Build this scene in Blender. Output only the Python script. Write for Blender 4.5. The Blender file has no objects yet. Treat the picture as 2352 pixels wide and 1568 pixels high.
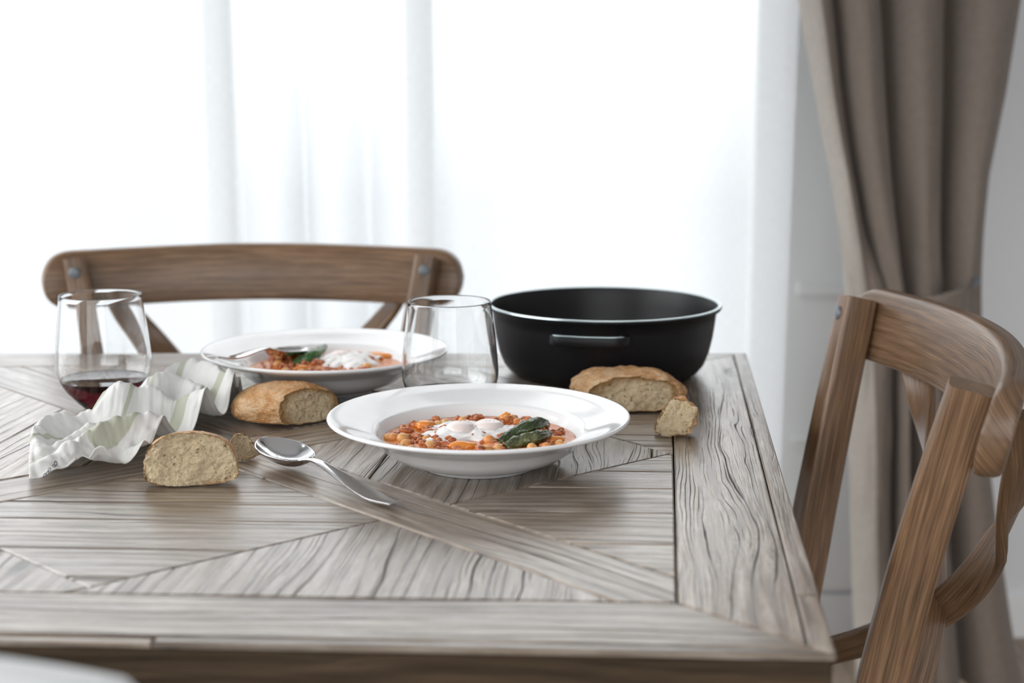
import bpy, bmesh, math, random
from mathutils import Vector, Matrix, noise
random.seed(7)
PI = math.pi
SC = bpy.context.scene
COL = SC.collection

# ------------------------------------------------------------------ camera
F = 3350.0; CX, CY = 1176.0, 784.0; YH = 190.0
TH = math.atan((CY-YH)/F)
TZ = 0.76                 # table top height
CAMZ = TZ+0.34
cam_d = bpy.data.cameras.new('camera'); cam = bpy.data.objects.new('camera', cam_d)
COL.objects.link(cam); SC.camera = cam
cam.location = (0, 0, CAMZ); cam.rotation_euler = (PI/2-TH, 0, 0)
cam_d.sensor_width = 36.0; cam_d.sensor_fit = 'HORIZONTAL'; cam_d.lens = 36.0*F/2352.0
cam_d.clip_start = 0.02
cam_d.dof.use_dof = True; cam_d.dof.focus_distance = 1.33; cam_d.dof.aperture_fstop = 4.2

# ------------------------------------------------------------------ sky, exposure
SC.view_settings.view_transform = 'Standard'; SC.view_settings.look = 'None'
SC.view_settings.gamma = 1.0; SC.view_settings.use_curve_mapping = False
SC.view_settings.exposure = 0.38
world = bpy.data.worlds.new('overcast'); SC.world = world; world.use_nodes = True
SKY_STRENGTH = 3.6        # overcast sky: brightest overhead, dimmer towards the horizon, pale ground below
wn = world.node_tree.nodes; wl = world.node_tree.links; wn.clear()
wo = wn.new('ShaderNodeOutputWorld'); wb = wn.new('ShaderNodeBackground')
tc = wn.new('ShaderNodeTexCoord'); sp = wn.new('ShaderNodeSeparateXYZ')
cr = wn.new('ShaderNodeValToRGB'); el = cr.color_ramp.elements
el[0].position = 0.46; el[0].color = (0.074, 0.079, 0.084, 1)      # pale ground outside
el[1].position = 0.52; el[1].color = (0.180, 0.185, 0.190, 1)      # horizon
e3 = el.new(1.0); e3.color = (0.985, 0.985, 0.985, 1)                  # zenith
mr = wn.new('ShaderNodeMapRange'); mr.inputs['From Min'].default_value = -1; mr.inputs['From Max'].default_value = 1
wl.new(tc.outputs['Generated'], sp.inputs[0]); wl.new(sp.outputs['Z'], mr.inputs['Value'])
wl.new(mr.outputs[0], cr.inputs[0]); wl.new(cr.outputs[0], wb.inputs['Color'])
wb.inputs['Strength'].default_value = SKY_STRENGTH*3.0
wl.new(wb.outputs[0], wo.inputs['Surface'])

def portal(loc, rot, sx, sy):
    """daylight portal in a window opening: guides sky sampling, gives off no light of its own"""
    l = bpy.data.lights.new('window_portal', 'AREA'); l.shape = 'RECTANGLE'; l.size = sx; l.size_y = sy
    l.cycles.is_portal = True
    o = bpy.data.objects.new('window_portal', l); COL.objects.link(o); o.location = loc; o.rotation_euler = rot

# ------------------------------------------------------------------ placing helpers
def at(px, py, z=0.0):
    """point at height z above the table top seen along pixel (px,py)"""
    a = (px-CX)/F; b = (py-CY)/F
    y = math.cos(TH)-b*math.sin(TH); zz = -math.sin(TH)-b*math.cos(TH)
    t = (TZ+z-CAMZ)/zz
    return Vector((a*t, y*t, TZ+z))
def atY(px, py, Y):
    a = (px-CX)/F; b = (py-CY)/F
    y = math.cos(TH)-b*math.sin(TH); zz = -math.sin(TH)-b*math.cos(TH)
    t = Y/y
    return Vector((a*t, Y, CAMZ+zz*t))

# ------------------------------------------------------------------ object helpers
def tag(o, label, cat, group=None):
    o['label'] = label; o['category'] = cat
    if group: o['group'] = group
    return o
def empty(name, loc=(0, 0, 0), rz=0.0):
    o = bpy.data.objects.new(name, None); COL.objects.link(o); o.empty_display_size = .05
    o.location = loc; o.rotation_euler = (0, 0, rz); return o
def link_mesh(name, me, mat=None, parent=None, loc=None, smooth=True, uvs=None):
    o = bpy.data.objects.new(name, me); COL.objects.link(o)
    if mat is not None: me.materials.append(mat)
    if parent is not None: o.parent = parent
    if loc is not None: o.location = loc
    if smooth: me.polygons.foreach_set('use_smooth', [True]*len(me.polygons))
    return o
def mk(name, verts, faces, mat=None, parent=None, loc=None, smooth=True, uv=None):
    me = bpy.data.meshes.new(name)
    me.from_pydata([tuple(v) for v in verts], [], faces); me.update()
    if uv is not None:
        l = me.uv_layers.new(name='UVMap')
        for i, lp in enumerate(me.loops):
            l.data[i].uv = uv[lp.vertex_index]
    return link_mesh(name, me, mat, parent, loc, smooth)
def from_bm(name, bm, mat=None, parent=None, loc=None, smooth=True):
    me = bpy.data.meshes.new(name); bm.to_mesh(me); bm.free()
    return link_mesh(name, me, mat, parent, loc, smooth)
def autosmooth(o, ang=40):
    me = o.data; bm = bmesh.new(); bm.from_mesh(me)
    for e in bm.edges:
        if len(e.link_faces) == 2 and e.calc_face_angle(0) > math.radians(ang): e.smooth = False
    bm.to_mesh(me); bm.free(); return o
def box(name, x0, x1, y0, y1, z0, z1, mat, parent=None, bevel=0.0, kind=None, long='x'):
    bm = bmesh.new(); bmesh.ops.create_cube(bm, size=1)
    for v in bm.verts:
        v.co = Vector(((x0+x1)/2+v.co.x*(x1-x0), (y0+y1)/2+v.co.y*(y1-y0), (z0+z1)/2+v.co.z*(z1-z0)))
    if bevel: bmesh.ops.bevel(bm, geom=bm.edges[:], offset=bevel, segments=2, affect='EDGES', profile=.7)
    uvl = bm.loops.layers.uv.new('UVMap')
    for f in bm.faces:
        for l in f.loops:
            c = l.vert.co
            l[uvl].uv = (c.x, c.y+c.z) if long == 'x' else ((c.y, c.x+c.z) if long == 'y' else (c.z, c.x+c.y))
    o = from_bm(name, bm, mat, parent, smooth=False)
    if kind: o['kind'] = kind
    return o
def lathe(name, prof, mat, parent=None, loc=None, seg=96, close=False):
    """profile list of (r,z), revolved about z"""
    vs, fs, uv = [], [], []
    n = len(prof)
    for i, (r, z) in enumerate(prof):
        for k in range(seg):
            a = 2*PI*k/seg; vs.append((r*math.cos(a), r*math.sin(a), z))
    rng = range(n) if close else range(n-1)
    for i in rng:
        j = (i+1) % n
        for k in range(seg):
            k2 = (k+1) % seg
            fs.append((i*seg+k, i*seg+k2, j*seg+k2, j*seg+k))
    me = bpy.data.meshes.new(name); me.from_pydata(vs, [], fs)
    bm = bmesh.new(); bm.from_mesh(me); bmesh.ops.remove_doubles(bm, verts=bm.verts, dist=1e-6)
    bmesh.ops.recalc_face_normals(bm, faces=bm.faces); bm.to_mesh(me); bm.free()
    return link_mesh(name, me, mat, parent, loc)
def cr_spline(pts, n):
    """Catmull-Rom through pts (tuples of any length), n samples"""
    m = len(pts); out = []
    for i in range(n):
        s = i/(n-1)*(m-1); k = min(int(s), m-2); t = s-k
        p1, p2 = pts[k], pts[k+1]
        p0 = pts[k-1] if k > 0 else [2*a-b for a, b in zip(p1, p2)]
        p3 = pts[k+2] if k+2 < m else [2*b-a for a, b in zip(p1, p2)]
        out.append(tuple(0.5*(2*b+(c-a)*t+(2*a-5*b+4*c-d)*t*t+(3*b-3*c+d-a)*t**3) for a, b, c, d in zip(p0, p1, p2, p3)))
    return out
def lerp_tab(tab, x):
    if x <= tab[0][0]: return tab[0][1]
    for (x0, y0), (x1, y1) in zip(tab, tab[1:]):
        if x <= x1: return y0+(y1-y0)*(x-x0)/(x1-x0)
    return tab[-1][1]
def rrect(w, h, r, n=4):
    """rounded rectangle section, w along side axis, h along up axis"""
    r = min(r, w/2-1e-5, h/2-1e-5); out = []
    for cx, cy, a0 in ((w/2-r, h/2-r, 0), (-w/2+r, h/2-r, PI/2), (-w/2+r, -h/2+r, PI), (w/2-r, -h/2+r, 1.5*PI)):
        for k in range(n+1):
            a = a0+PI/2*k/n; out.append((cx+r*math.cos(a), cy+r*math.sin(a)))
    return out
def sweep(name, path, sec, mat, parent=None, up=Vector((0, 0, 1)), ups=None, secs=None, cap=True, u0=0.0):
    """sweep a closed section along a path; UV u runs along the length in metres"""
    P = [Vector(p) for p in path]; n = len(P); vs, fs, uv = [], [], []; L = u0
    m = len(sec) if secs is None else len(secs[0])
    for i in range(n):
        t = (P[min(i+1, n-1)]-P[max(i-1, 0)]).normalized()
        upv = Vector(ups[i]) if ups else up
        side = t.cross(upv).normalized(); u2 = side.cross(t).normalized()
        if i: L += (P[i]-P[i-1]).length
        S = secs[i] if secs else sec; per = 0
        for k, (a, b) in enumerate(S):
            if k: per += math.hypot(a-S[k-1][0], b-S[k-1][1])
            vs.append(P[i]+side*a+u2*b); uv.append((L, per))
    for i in range(n-1):
        for k in range(m):
            k2 = (k+1) % m
            fs.append((i*m+k, i*m+k2, (i+1)*m+k2, (i+1)*m+k))
    if cap:
        fs.append(tuple(range(m))); fs.append(tuple(range((n-1)*m, n*m))[::-1])
    o = mk(name, vs, fs, mat, parent, uv=uv)
    bm = bmesh.new(); bm.from_mesh(o.data); bmesh.ops.recalc_face_normals(bm, faces=bm.faces); bm.to_mesh(o.data); bm.free()
    return autosmooth(o, 50)
def grid(name, P, mat, parent=None, uv=None, thick=0.0, offset=0.0, subsurf=0):
    """P[i][j] grid of points"""
    n, m = len(P), len(P[0]); vs = [p for row in P for p in row]
    fs = [(i*m+j, i*m+j+1, (i+1)*m+j+1, (i+1)*m+j) for i in range(n-1) for j in range(m-1)]
    uvl = [(i/(n-1), j/(m-1)) for i in range(n) for j in range(m)] if uv is None else [c for r in uv for c in r]
    o = mk(name, vs, fs, mat, parent, uv=uvl)
    if thick:
        s = o.modifiers.new('thickness', 'SOLIDIFY'); s.thickness = thick; s.offset = offset
    if subsurf:
        s = o.modifiers.new('smooth', 'SUBSURF'); s.levels = subsurf; s.render_levels = subsurf
    return o
def fbm(p, o=4): return noise.fractal(p, 1.0, 2.0, o)

# ------------------------------------------------------------------ materials
class N:
    """small node-tree writer"""
    def __init__(s, name):
        s.m = bpy.data.materials.new(name); s.m.use_nodes = True
        s.t = s.m.node_tree; s.n = s.t.nodes; s.l = s.t.links
        s.b = s.n['Principled BSDF']; s.out = s.n['Material Output']
    def node(s, typ, **kw):
        n = s.n.new(typ)
        for k, v in kw.items(): setattr(n, k, v)
        return n
    def link(s, a, b): s.l.new(a, b)
    def val(s, x, inp):
        if isinstance(x, (int, float)): inp.default_value = x
        else: s.l.new(x, inp)
    def math(s, op, a, b=0.0, c=0.0, clamp=False):
        n = s.node('ShaderNodeMath', operation=op, use_clamp=clamp)
        s.val(a, n.inputs[0]); s.val(b, n.inputs[1]); s.val(c, n.inputs[2]); return n.outputs[0]
    def coord(s, which='Object'):
        return s.node('ShaderNodeTexCoord').outputs[which]
    def sep(s, v):
        n = s.node('ShaderNodeSeparateXYZ'); s.l.new(v, n.inputs[0]); return n.outputs
    def comb(s, x, y, z=0.0):
        n = s.node('ShaderNodeCombineXYZ'); s.val(x, n.inputs[0]); s.val(y, n.inputs[1]); s.val(z, n.inputs[2]); return n.outputs[0]
    def noise(s, vec, scale, detail=3, rough=.55, dist=0.0):
        n = s.node('ShaderNodeTexNoise'); n.inputs['Scale'].default_value = scale; n.inputs['Detail'].default_value = detail
        n.inputs['Roughness'].default_value = rough; n.inputs['Distortion'].default_value = dist
        if vec is not None: s.l.new(vec, n.inputs['Vector'])
        return n.outputs['Fac']
    def voro(s, vec, scale, out='Distance', rnd=1.0):
        n = s.node('ShaderNodeTexVoronoi'); n.inputs['Scale'].default_value = scale; n.inputs['Randomness'].default_value = rnd
        s.l.new(vec, n.inputs['Vector']); return n.outputs[out]
    def ramp(s, fac, stops):
        n = s.node('ShaderNodeValToRGB'); e = n.color_ramp.elements
        while len(e) < len(stops): e.new(.5)
        for el, (p, c) in zip(e, stops):
            el.position = p; el.color = (*c, 1) if len(c) == 3 else c
        s.l.new(fac, n.inputs[0]); return n.outputs[0]
    def rng(s, v, a, b, c=0.0, d=1.0):
        n = s.node('ShaderNodeMapRange'); s.val(v, n.inputs[0])
        for i, x in enumerate((a, b, c, d)): s.val(x, n.inputs[i+1])
        return n.outputs[0]
    def mix(s, f, a, b, typ='MIX'):
        n = s.node('ShaderNodeMix', data_type='RGBA', blend_type=typ)
        s.val(f, n.inputs[0])
        for x, i in ((a, 6), (b, 7)):
            if isinstance(x, tuple): n.inputs[i].default_value = (*x, 1)
            else: s.l.new(x, n.inputs[i])
        return n.outputs[2]
    def bump(s, h, strength, dist, prev=None):
        n = s.node('ShaderNodeBump'); n.inputs['Strength'].default_value = strength; n.inputs['Distance'].default_value = dist
        s.l.new(h, n.inputs['Height'])
        if prev is not None: s.l.new(prev, n.inputs['Normal'])
        return n.outputs[0]
    def set(s, color=None, rough=None, normal=None, **kw):
        for k, x in (('Base Color', color), ('Roughness', rough), ('Normal', normal)):
            if x is None: continue
            if isinstance(x, tuple): s.b.inputs[k].default_value = (*x, 1)
            elif isinstance(x, (int, float)): s.b.inputs[k].default_value = x
            else: s.l.new(x, s.b.inputs[k])
        for k, x in kw.items():
            k = k.replace('_', ' ')
            if isinstance(x, tuple): s.b.inputs[k].default_value = (*x, 1) if len(x) == 3 and s.b.inputs[k].type == 'RGBA' else x
            else: s.val(x, s.b.inputs[k])
        return s.m

def mat_wood(name, dark, mid, light, crack=(.03, .022, .016), crack_freq=95, crack_w=.10, rough=.42, bump=1.0, rand=True, wash=None, spec=.5, coat=0.0, cbump=.0016, wobble=4.0, ringw=.16, knots=False):
    k = N(name)
    uv = k.coord('UV'); sx = k.sep(uv); u, v = sx[0], sx[1]
    if rand:
        r = k.node('ShaderNodeObjectInfo').outputs['Random']
        u = k.math('ADD', u, k.math('MULTIPLY', r, 37.7)); v = k.math('ADD', v, k.math('MULTIPLY', r, 11.3))
    else: r = None
    wob = k.noise(k.comb(k.math('MULTIPLY', u, 2.8), k.math('MULTIPLY', v, 12)), 1.0, 3, .5)
    vv = k.math('ADD', k.math('MULTIPLY', v, crack_freq), k.math('MULTIPLY', wob, wobble))
    pp = k.math('PINGPONG', vv, .5)
    wid = k.rng(k.noise(k.comb(k.math('MULTIPLY', u, 2.6), k.math('MULTIPLY', v, 35)), 1.0, 2), .35, .75, -.06, crack_w)
    wid = k.math('MAXIMUM', wid, .0001)
    jag = k.noise(k.comb(k.math('MULTIPLY', u, 120), k.math('MULTIPLY', v, 500)), 1.0, 2)
    ck = k.rng(pp, 0.0, k.math('MULTIPLY', wid, k.math('ADD', .5, jag)), 1.0, 0.0)
    ck = k.math('MULTIPLY', ck, k.rng(wid, 0.0, .02, 0, 1))
    # soft growth rings
    ring = k.rng(pp, 0, .5, 0, 1)
    fine = k.noise(k.comb(k.math('MULTIPLY', u, 14), k.math('MULTIPLY', v, 520)), 1.0, 4, .6)
    big = k.noise(k.comb(k.math('MULTIPLY', u, 4), k.math('MULTIPLY', v, 22)), 1.0, 4, .6)
    f = k.math('ADD', k.math('MULTIPLY', fine, .58), k.math('ADD', k.math('MULTIPLY', big, .32), k.math('MULTIPLY', ring, ringw)))
    c = k.ramp(f, [(.34, dark), (.51, mid), (.70, light)])
    if wash:
        wsh = k.noise(k.comb(k.math('MULTIPLY', u, 9), k.math('MULTIPLY', v, 60)), 1.0, 5, .7)
        c = k.mix(k.rng(wsh, .48, .72, 0, .65), c, wash)
    if r is not None:
        c = k.mix(1.0, c, k.ramp(r, [(0, (.80, .80, .80)), (1, (1.15, 1.12, 1.08))]), 'MULTIPLY')
    # hairline grain checks
    p2 = k.math('PINGPONG', k.math('ADD', k.math('MULTIPLY', v, crack_freq*3.3), k.math('MULTIPLY', wob, wobble*3)), .5)
    on = k.rng(k.noise(k.comb(k.math('MULTIPLY', u, 4.5), k.math('MULTIPLY', v, 90)), 1.0, 3), .48, .66)
    hair = k.math('MULTIPLY', k.rng(p2, .02, .13, 1, 0), on)
    if knots:
        kv = k.comb(k.math('MULTIPLY', u, 4.2), k.math('MULTIPLY', v, 15))
        kd = k.math('ADD', k.voro(kv, 1.0), k.math('MULTIPLY', k.math('SUBTRACT', jag, .5), .08))
        kn = k.math('MULTIPLY', k.rng(kd, .05, .13, 1, 0), k.math('GREATER_THAN', k.noise(kv, .9, 1), .52))
        hair = k.math('MAXIMUM', hair, kn)
    c = k.mix(k.math('MULTIPLY', hair, .80), c, crack)
    ck = k.math('MAXIMUM', ck, k.math('MULTIPLY', hair, .45))
    c = k.mix(k.math('MULTIPLY', ck, .88), c, crack)
    h1 = k.math('SUBTRACT', 1.0, ck)
    nb = k.bump(h1, min(1.0, .9*bump), cbump)
    nb = k.bump(fine, .35*bump, .0006, nb)
    nb = k.bump(big, .30*bump, .003, nb)
    ro = k.math('ADD', rough-.10, k.math('MULTIPLY', fine, .22))
    ro = k.math('ADD', ro, k.math('MULTIPLY', ck, .4))
    if coat: k.link(nb, k.b.inputs['Coat Normal']); k.b.inputs['Coat Roughness'].default_value = .27
    return k.set(c, ro, nb, Specular_IOR_Level=spec, Coat_Weight=coat)

M = {}
M['table'] = mat_wood('weathered_elm', (.052, .032, .019), (.178, .126, .086), (.35, .275, .21), crack_freq=80, crack_w=.14, rough=.36, wash=(.57, .52, .465), spec=.8, coat=.85, knots=True)
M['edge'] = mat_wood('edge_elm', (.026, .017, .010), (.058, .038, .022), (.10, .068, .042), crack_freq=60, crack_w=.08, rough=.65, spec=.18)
M['chair'] = mat_wood('brown_oak', (.066, .034, .016), (.185, .105, .055), (.35, .225, .14), crack=(.05, .028, .016), crack_freq=120, crack_w=.035, rough=.36, bump=.6, spec=.5, cbump=.0007, ringw=.07, coat=.1)
M['floor'] = mat_wood('floor_oak', (.20, .15, .11), (.32, .25, .19), (.42, .34, .27), crack_freq=70, crack_w=.03, rough=.5, bump=.4)

def mat_plain(name, col, rough, spec=.5, metal=0.0, bscale=None, bstr=.1, bdist=.001, **kw):
    k = N(name); nb = None
    if bscale: nb = k.bump(k.noise(k.coord('Object'), bscale, 4), bstr, bdist)
    return k.set(col, rough, nb, Specular_IOR_Level=spec, Metallic=metal, **kw)
M['wall'] = mat_plain('painted_wall', (.73, .735, .75), .85, .2, bscale=180, bstr=.12)
M['trim'] = mat_plain('white_trim_paint', (.82, .83, .83), .4, .4, bscale=60, bstr=.03)
M['ceiling'] = mat_plain('ceiling_paint', (.86, .86, .86), .9, .2, bscale=150, bstr=.1)
M['porcelain'] = mat_plain('white_porcelain', (.84, .84, .845), .09, .55, bscale=30, bstr=.01)
M['pot'] = mat_plain('black_enamel_iron', (.007, .0068, .008), .42, .28, bscale=900, bstr=.08, bdist=.0003)
M['pot_in'] = mat_plain('black_nonstick', (.009, .0085, .0095), .40, .3, bscale=700, bstr=.06, bdist=.0003)
M['rim_metal'] = mat_plain('polished_rim_metal', (.46, .54, .55), .24, .5, 1.0, bscale=400, bstr=.02)
M['steel'] = mat_plain('polished_steel', (.62, .61, .61), .11, .5, 1.0, bscale=40, bstr=.015)
M['bolt'] = mat_plain('grey_bolt_metal', (.20, .22, .24), .5, .4, .35, bscale=300, bstr=.1)
M['white_plastic'] = mat_plain('white_moulded_plastic', (.85, .86, .87), .4, .4, bscale=80, bstr=.02)
M['rattan'] = mat_plain('woven_seat', (.42, .33, .22), .7, .3, bscale=250, bstr=.4)
M['egg_white'] = mat_plain('egg_white', (.86, .84, .82), .22, .5, bscale=130, bstr=.15, bdist=.0012, Subsurface_Weight=.25, Subsurface_Radius=(.006, .005, .004), Subsurface_Scale=1.0)
M['yolk'] = mat_plain('poached_yolk_film', (.87, .76, .73), .2, .5, bscale=120, bstr=.12, bdist=.0006, Subsurface_Weight=.3, Subsurface_Radius=(.005, .003, .002), Subsurface_Scale=1.0)
M['carrot'] = mat_plain('carrot_flesh', (.80, .27, .035), .22, .5, bscale=200, bstr=.25, bdist=.0008)
M['pepper_flake'] = mat_plain('paprika_fleck', (.42, .05, .03), .5, .4)

def m_glass():
    k = N('clear_glass'); k.set((.985, .99, .99), 0.0, None, Transmission_Weight=1.0, IOR=1.46); return k.m
M['glass'] = m_glass()
def m_wine(name, c):
    k = N(name); k.set(c, 0.0, None, Transmission_Weight=1.0, IOR=1.34); return k.m
M['wine'] = m_wine('red_wine', (.042, .0025, .006))
def m_pane():
    k = N('window_glass'); tr = k.node('ShaderNodeBsdfTransparent'); gl = k.node('ShaderNodeBsdfGlossy'); gl.inputs['Roughness'].default_value = 0
    fr = k.node('ShaderNodeFresnel'); fr.inputs['IOR'].default_value = 1.35; mx = k.node('ShaderNodeMixShader')
    k.link(fr.outputs[0], mx.inputs[0]); k.link(tr.outputs[0], mx.inputs[1]); k.link(gl.outputs[0], mx.inputs[2]); k.link(mx.outputs[0], k.out.inputs[0])
    tr.inputs[0].default_value = (.975, .98, .98, 1); return k.m
M['pane'] = m_pane()
def m_sheer():
    k = N('white_voile'); tr = k.node('ShaderNodeBsdfTransparent'); tl = k.node('ShaderNodeBsdfTranslucent'); df = k.node('ShaderNodeBsdfDiffuse')
    tl.inputs[0].default_value = (.74, .755, .77, 1); df.inputs[0].default_value = (.86, .88, .90, 1)
    a = k.node('ShaderNodeMixShader'); a.inputs[0].default_value = .34; b = k.node('ShaderNodeMixShader')
    sx = k.sep(k.coord('Object'))
    wv = k.noise(k.comb(k.math('MULTIPLY', sx[0], 900), k.math('MULTIPLY', sx[2], 60)), 1.0, 2)
    k.link(k.rng(wv, .3, .7, .74, .84), b.inputs[0])
    k.link(tl.outputs[0], a.inputs[1]); k.link(df.outputs[0], a.inputs[2]); k.link(tr.outputs[0], b.inputs[1]); k.link(a.outputs[0], b.inputs[2]); k.link(b.outputs[0], k.out.inputs[0])
    return k.m
M['sheer'] = m_sheer()
def m_cloth(name, c1, c2, scale, transl, stripes=False):
    k = N(name); uv = k.coord('UV'); sx = k.sep(uv)
    wa = k.math('SINE', k.math('MULTIPLY', sx[0], scale)); wb_ = k.math('SINE', k.math('MULTIPLY', sx[1], scale))
    w = k.math('MULTIPLY', wa, wb_); nz = k.noise(k.coord('Object'), 90, 4)
    c = k.mix(k.rng(nz, .3, .7), c1, c2)
    if stripes:
        # woven sage bands near both hems and a few thin lines between them
        def band(x, a, b):
            return k.math('MULTIPLY', k.rng(x, a-.004, a+.004), k.rng(x, b-.004, b+.004, 1, 0))
        s = None
        for a, b in ((.16, .27), (.615, .65), (.86, .93)):
            q = band(sx[1], a, b); s = q if s is None else k.math('MAXIMUM', s, q)
        thr = k.rng(w, -.3, .6, .55, 1.0)
        c = k.mix(k.math('MULTIPLY', s, thr), c, (.50, .52, .38))
    nb = k.bump(w, .18, .0005); nb = k.bump(nz, .25, .0012, nb)
    k.set(c, .9, nb, Specular_IOR_Level=.15, Sheen_Weight=.15)
    tl = k.node('ShaderNodeBsdfTranslucent'); k.link(c, tl.inputs[0]); mx = k.node('ShaderNodeMixShader'); mx.inputs[0].default_value = transl
    k.link(k.b.outputs[0], mx.inputs[1]); k.link(tl.outputs[0], mx.inputs[2]); k.link(mx.outputs[0], k.out.inputs[0]); return k.m
M['drape'] = m_cloth('taupe_linen', (.225, .184, .155), (.255, .210, .178), 2600, .10)
M['lit_hem'] = m_cloth('lit_hem_cream', (.60, .555, .50), (.66, .615, .56), 2600, .35)  # pale cream: window light on the drape's leading edge, put into the colour
M['napkin'] = m_cloth('white_cotton', (.85, .845, .825), (.88, .875, .86), 2200, .22, True)
M['print'] = mat_plain('grey_fabric_print', (.10, .10, .11), .9, .1)
def m_crust():
    k = N('bread_crust'); o = k.coord('Object'); sx = k.sep(k.coord('Normal'))
    n1 = k.noise(o, 45, 5, .65); n2 = k.noise(o, 700, 3, .7)
    c = k.ramp(n1, [(.30, (.36, .145, .035)), (.5, (.52, .25, .075)), (.68, (.66, .38, .15))])
    fl = k.rng(k.math('ADD', k.math('MULTIPLY', n2, .7), k.math('MULTIPLY', n1, .5)), .54, .74, 0, .75)
    c = k.mix(fl, c, (.72, .58, .42))          # flour dusting
    nb = k.bump(n2, .35, .0008); nb = k.bump(n1, .5, .004, nb)
    return k.set(c, .55, nb, Specular_IOR_Level=.4)
M['crust'] = m_crust()
def m_crumb():
    k = N('bread_crumb'); o = k.coord('Object')
    wob = k.noise(o, 160, 3)
    v1 = k.voro(o, 190); v2 = k.voro(o, 420); v3 = k.noise(o, 240, 5, .7)
    ho = k.math('ADD', k.rng(v1, .05, .42, 0, .6), k.rng(v2, .05, .4, 0, .4))
    ho = k.math('MULTIPLY', ho, k.rng(v3, .25, .6, .4, 1))
    pore = k.math('MULTIPLY', k.rng(v1, .06, .26, 1, 0), k.rng(k.noise(o, 75, 2), .44, .58))
    pore = k.math('MAXIMUM', pore, k.math('MULTIPLY', k.rng(v2, .05, .22, 1, 0), .6))
    ho = k.math('SUBTRACT', k.math('ADD', .45, k.math('MULTIPLY', v3, .7)), k.math('MULTIPLY', pore, .75))
    c = k.ramp(ho, [(.0, (.36, .18, .07)), (.25, (.60, .38, .19)), (.55, (.95, .69, .41)), (1, (1.0, .84, .58))])
    at_ = k.node('ShaderNodeAttribute', attribute_name='rim').outputs['Fac']
    c = k.mix(k.rng(k.math('ADD', at_, k.math('MULTIPLY', v3, .3)), .55, .95, 0, .9), c, (.50, .26, .085))
    nb = k.bump(ho, 1.0, .0045); nb = k.bump(v3, .6, .002, nb)
    return k.set(c, .85, nb, Specular_IOR_Level=.2, Subsurface_Weight=.1, Subsurface_Radius=(.004, .003, .002), Subsurface_Scale=1.0)
M['crumb'] = m_crumb()
def m_sauce():
    k = N('tomato_sauce'); o = k.coord('Object')
    n1 = k.noise(o, 90, 5, .65); n2 = k.noise(o, 330, 4, .6)
    c = k.ramp(n1, [(.30, (.50, .085, .018)), (.5, (.72, .21, .035)), (.7, (.82, .38, .085))])
    nb = k.bump(n2, .5, .002); nb = k.bump(n1, .4, .004, nb)
    return k.set(c, .14, nb, Specular_IOR_Level=.6)
M['sauce'] = m_sauce()
def m_pea():
    k = N('chickpea_skin'); r = k.node('ShaderNodeObjectInfo').outputs['Random']; n1 = k.noise(k.coord('Object'), 160, 3)
    c = k.ramp(r, [(0, (.72, .26, .06)), (.5, (.80, .40, .12)), (1, (.84, .52, .22))])
    c = k.mix(k.rng(n1, .45, .7, 0, .6), c, (.55, .14, .04))
    return k.set(c, .2, k.bump(n1, .2, .001), Specular_IOR_Level=.6)
M['pea'] = m_pea()
def m_mince():
    k = N('minced_meat'); n1 = k.noise(k.coord('Object'), 260, 4)
    c = k.ramp(n1, [(.3, (.30, .065, .022)), (.6, (.58, .18, .055)), (.8, (.72, .30, .11))])
    return k.set(c, .25, k.bump(n1, .5, .0015), Specular_IOR_Level=.6)
M['mince'] = m_mince()
def m_leaf(name, a, b, cc):
    k = N(name); uv = k.coord('UV'); sx = k.sep(uv); n1 = k.noise(k.coord('Object'), 130, 4, .6)
    c = k.ramp(n1, [(.3, a), (.55, b), (.78, cc)])
    vein = k.math('PINGPONG', k.math('ADD', k.math('MULTIPLY', sx[0], 7), k.math('MULTIPLY', k.math('ABSOLUTE', k.math('SUBTRACT', sx[1], .5)), 6)), .5)
    c = k.mix(k.rng(vein, 0, .09, .5, 0), c, cc)
    nb = k.bump(n1, .5, .002); nb = k.bump(vein, .3, .001, nb)
    return k.set(c, .24, nb, Specular_IOR_Level=.6)
M['leaf'] = m_leaf('wilted_dark_leaf', (.012, .022, .008), (.035, .058, .014), (.16, .17, .055))
M['leaf3'] = m_leaf('wilted_olive_leaf', (.025, .032, .010), (.070, .080, .025), (.22, .22, .10))
M['leaf2'] = m_leaf('green_pepper_leaf', (.02, .07, .015), (.05, .14, .03), (.20, .30, .10))
M['stemgreen'] = mat_plain('pale_leaf_stem', (.26, .33, .12), .3, .5, bscale=200, bstr=.2)

# ------------------------------------------------------------------ room
WY = 2.80                   # window wall, room side
X0, X1, YB, ZC = -2.3, 1.75, -2.1, 2.6
WX0, WX1, WZ0, WZ1 = -1.95, 0.53, 0.06, 2.40
floor = empty('floor'); floor['kind'] = 'structure'
bw = .14; k = 0; x = X0
while x < X1:
    nb_ = 2
    cut = -0.4+random.uniform(-.9, .9)
    for (ya, yb) in ((YB, cut), (cut, WY+.1)):
        box('floor_board', x+.0006, min(x+bw, X1)-.0006, ya+.0006, yb-.0006, -.02, random.uniform(-.0005, 0), M['floor'], floor, bevel=.001, long='y')
    x += bw
box('ceiling', X0-.1, X1+.1, YB-.1, WY+.1, ZC, ZC+.05, M['ceiling'], kind='structure')
wallb = empty('wall_back'); wallb['kind'] = 'structure'
T_ = .14
box('wall_panel', WX1, X1+.1, WY, WY+T_, 0, ZC, M['wall'], wallb)
box('wall_panel', X0-.1, WX0, WY, WY+T_, 0, ZC, M['wall'], wallb)
box('wall_panel', WX0, WX1, WY, WY+T_, WZ1, ZC, M['wall'], wallb)
box('wall_panel', WX0, WX1, WY, WY+T_, 0, WZ0, M['wall'], wallb)
wl_ = empty('wall_left'); wl_['kind'] = 'structure'
LY0, LY1, LZ0, LZ1 = -1.4, 2.35, .25, 2.48
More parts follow.
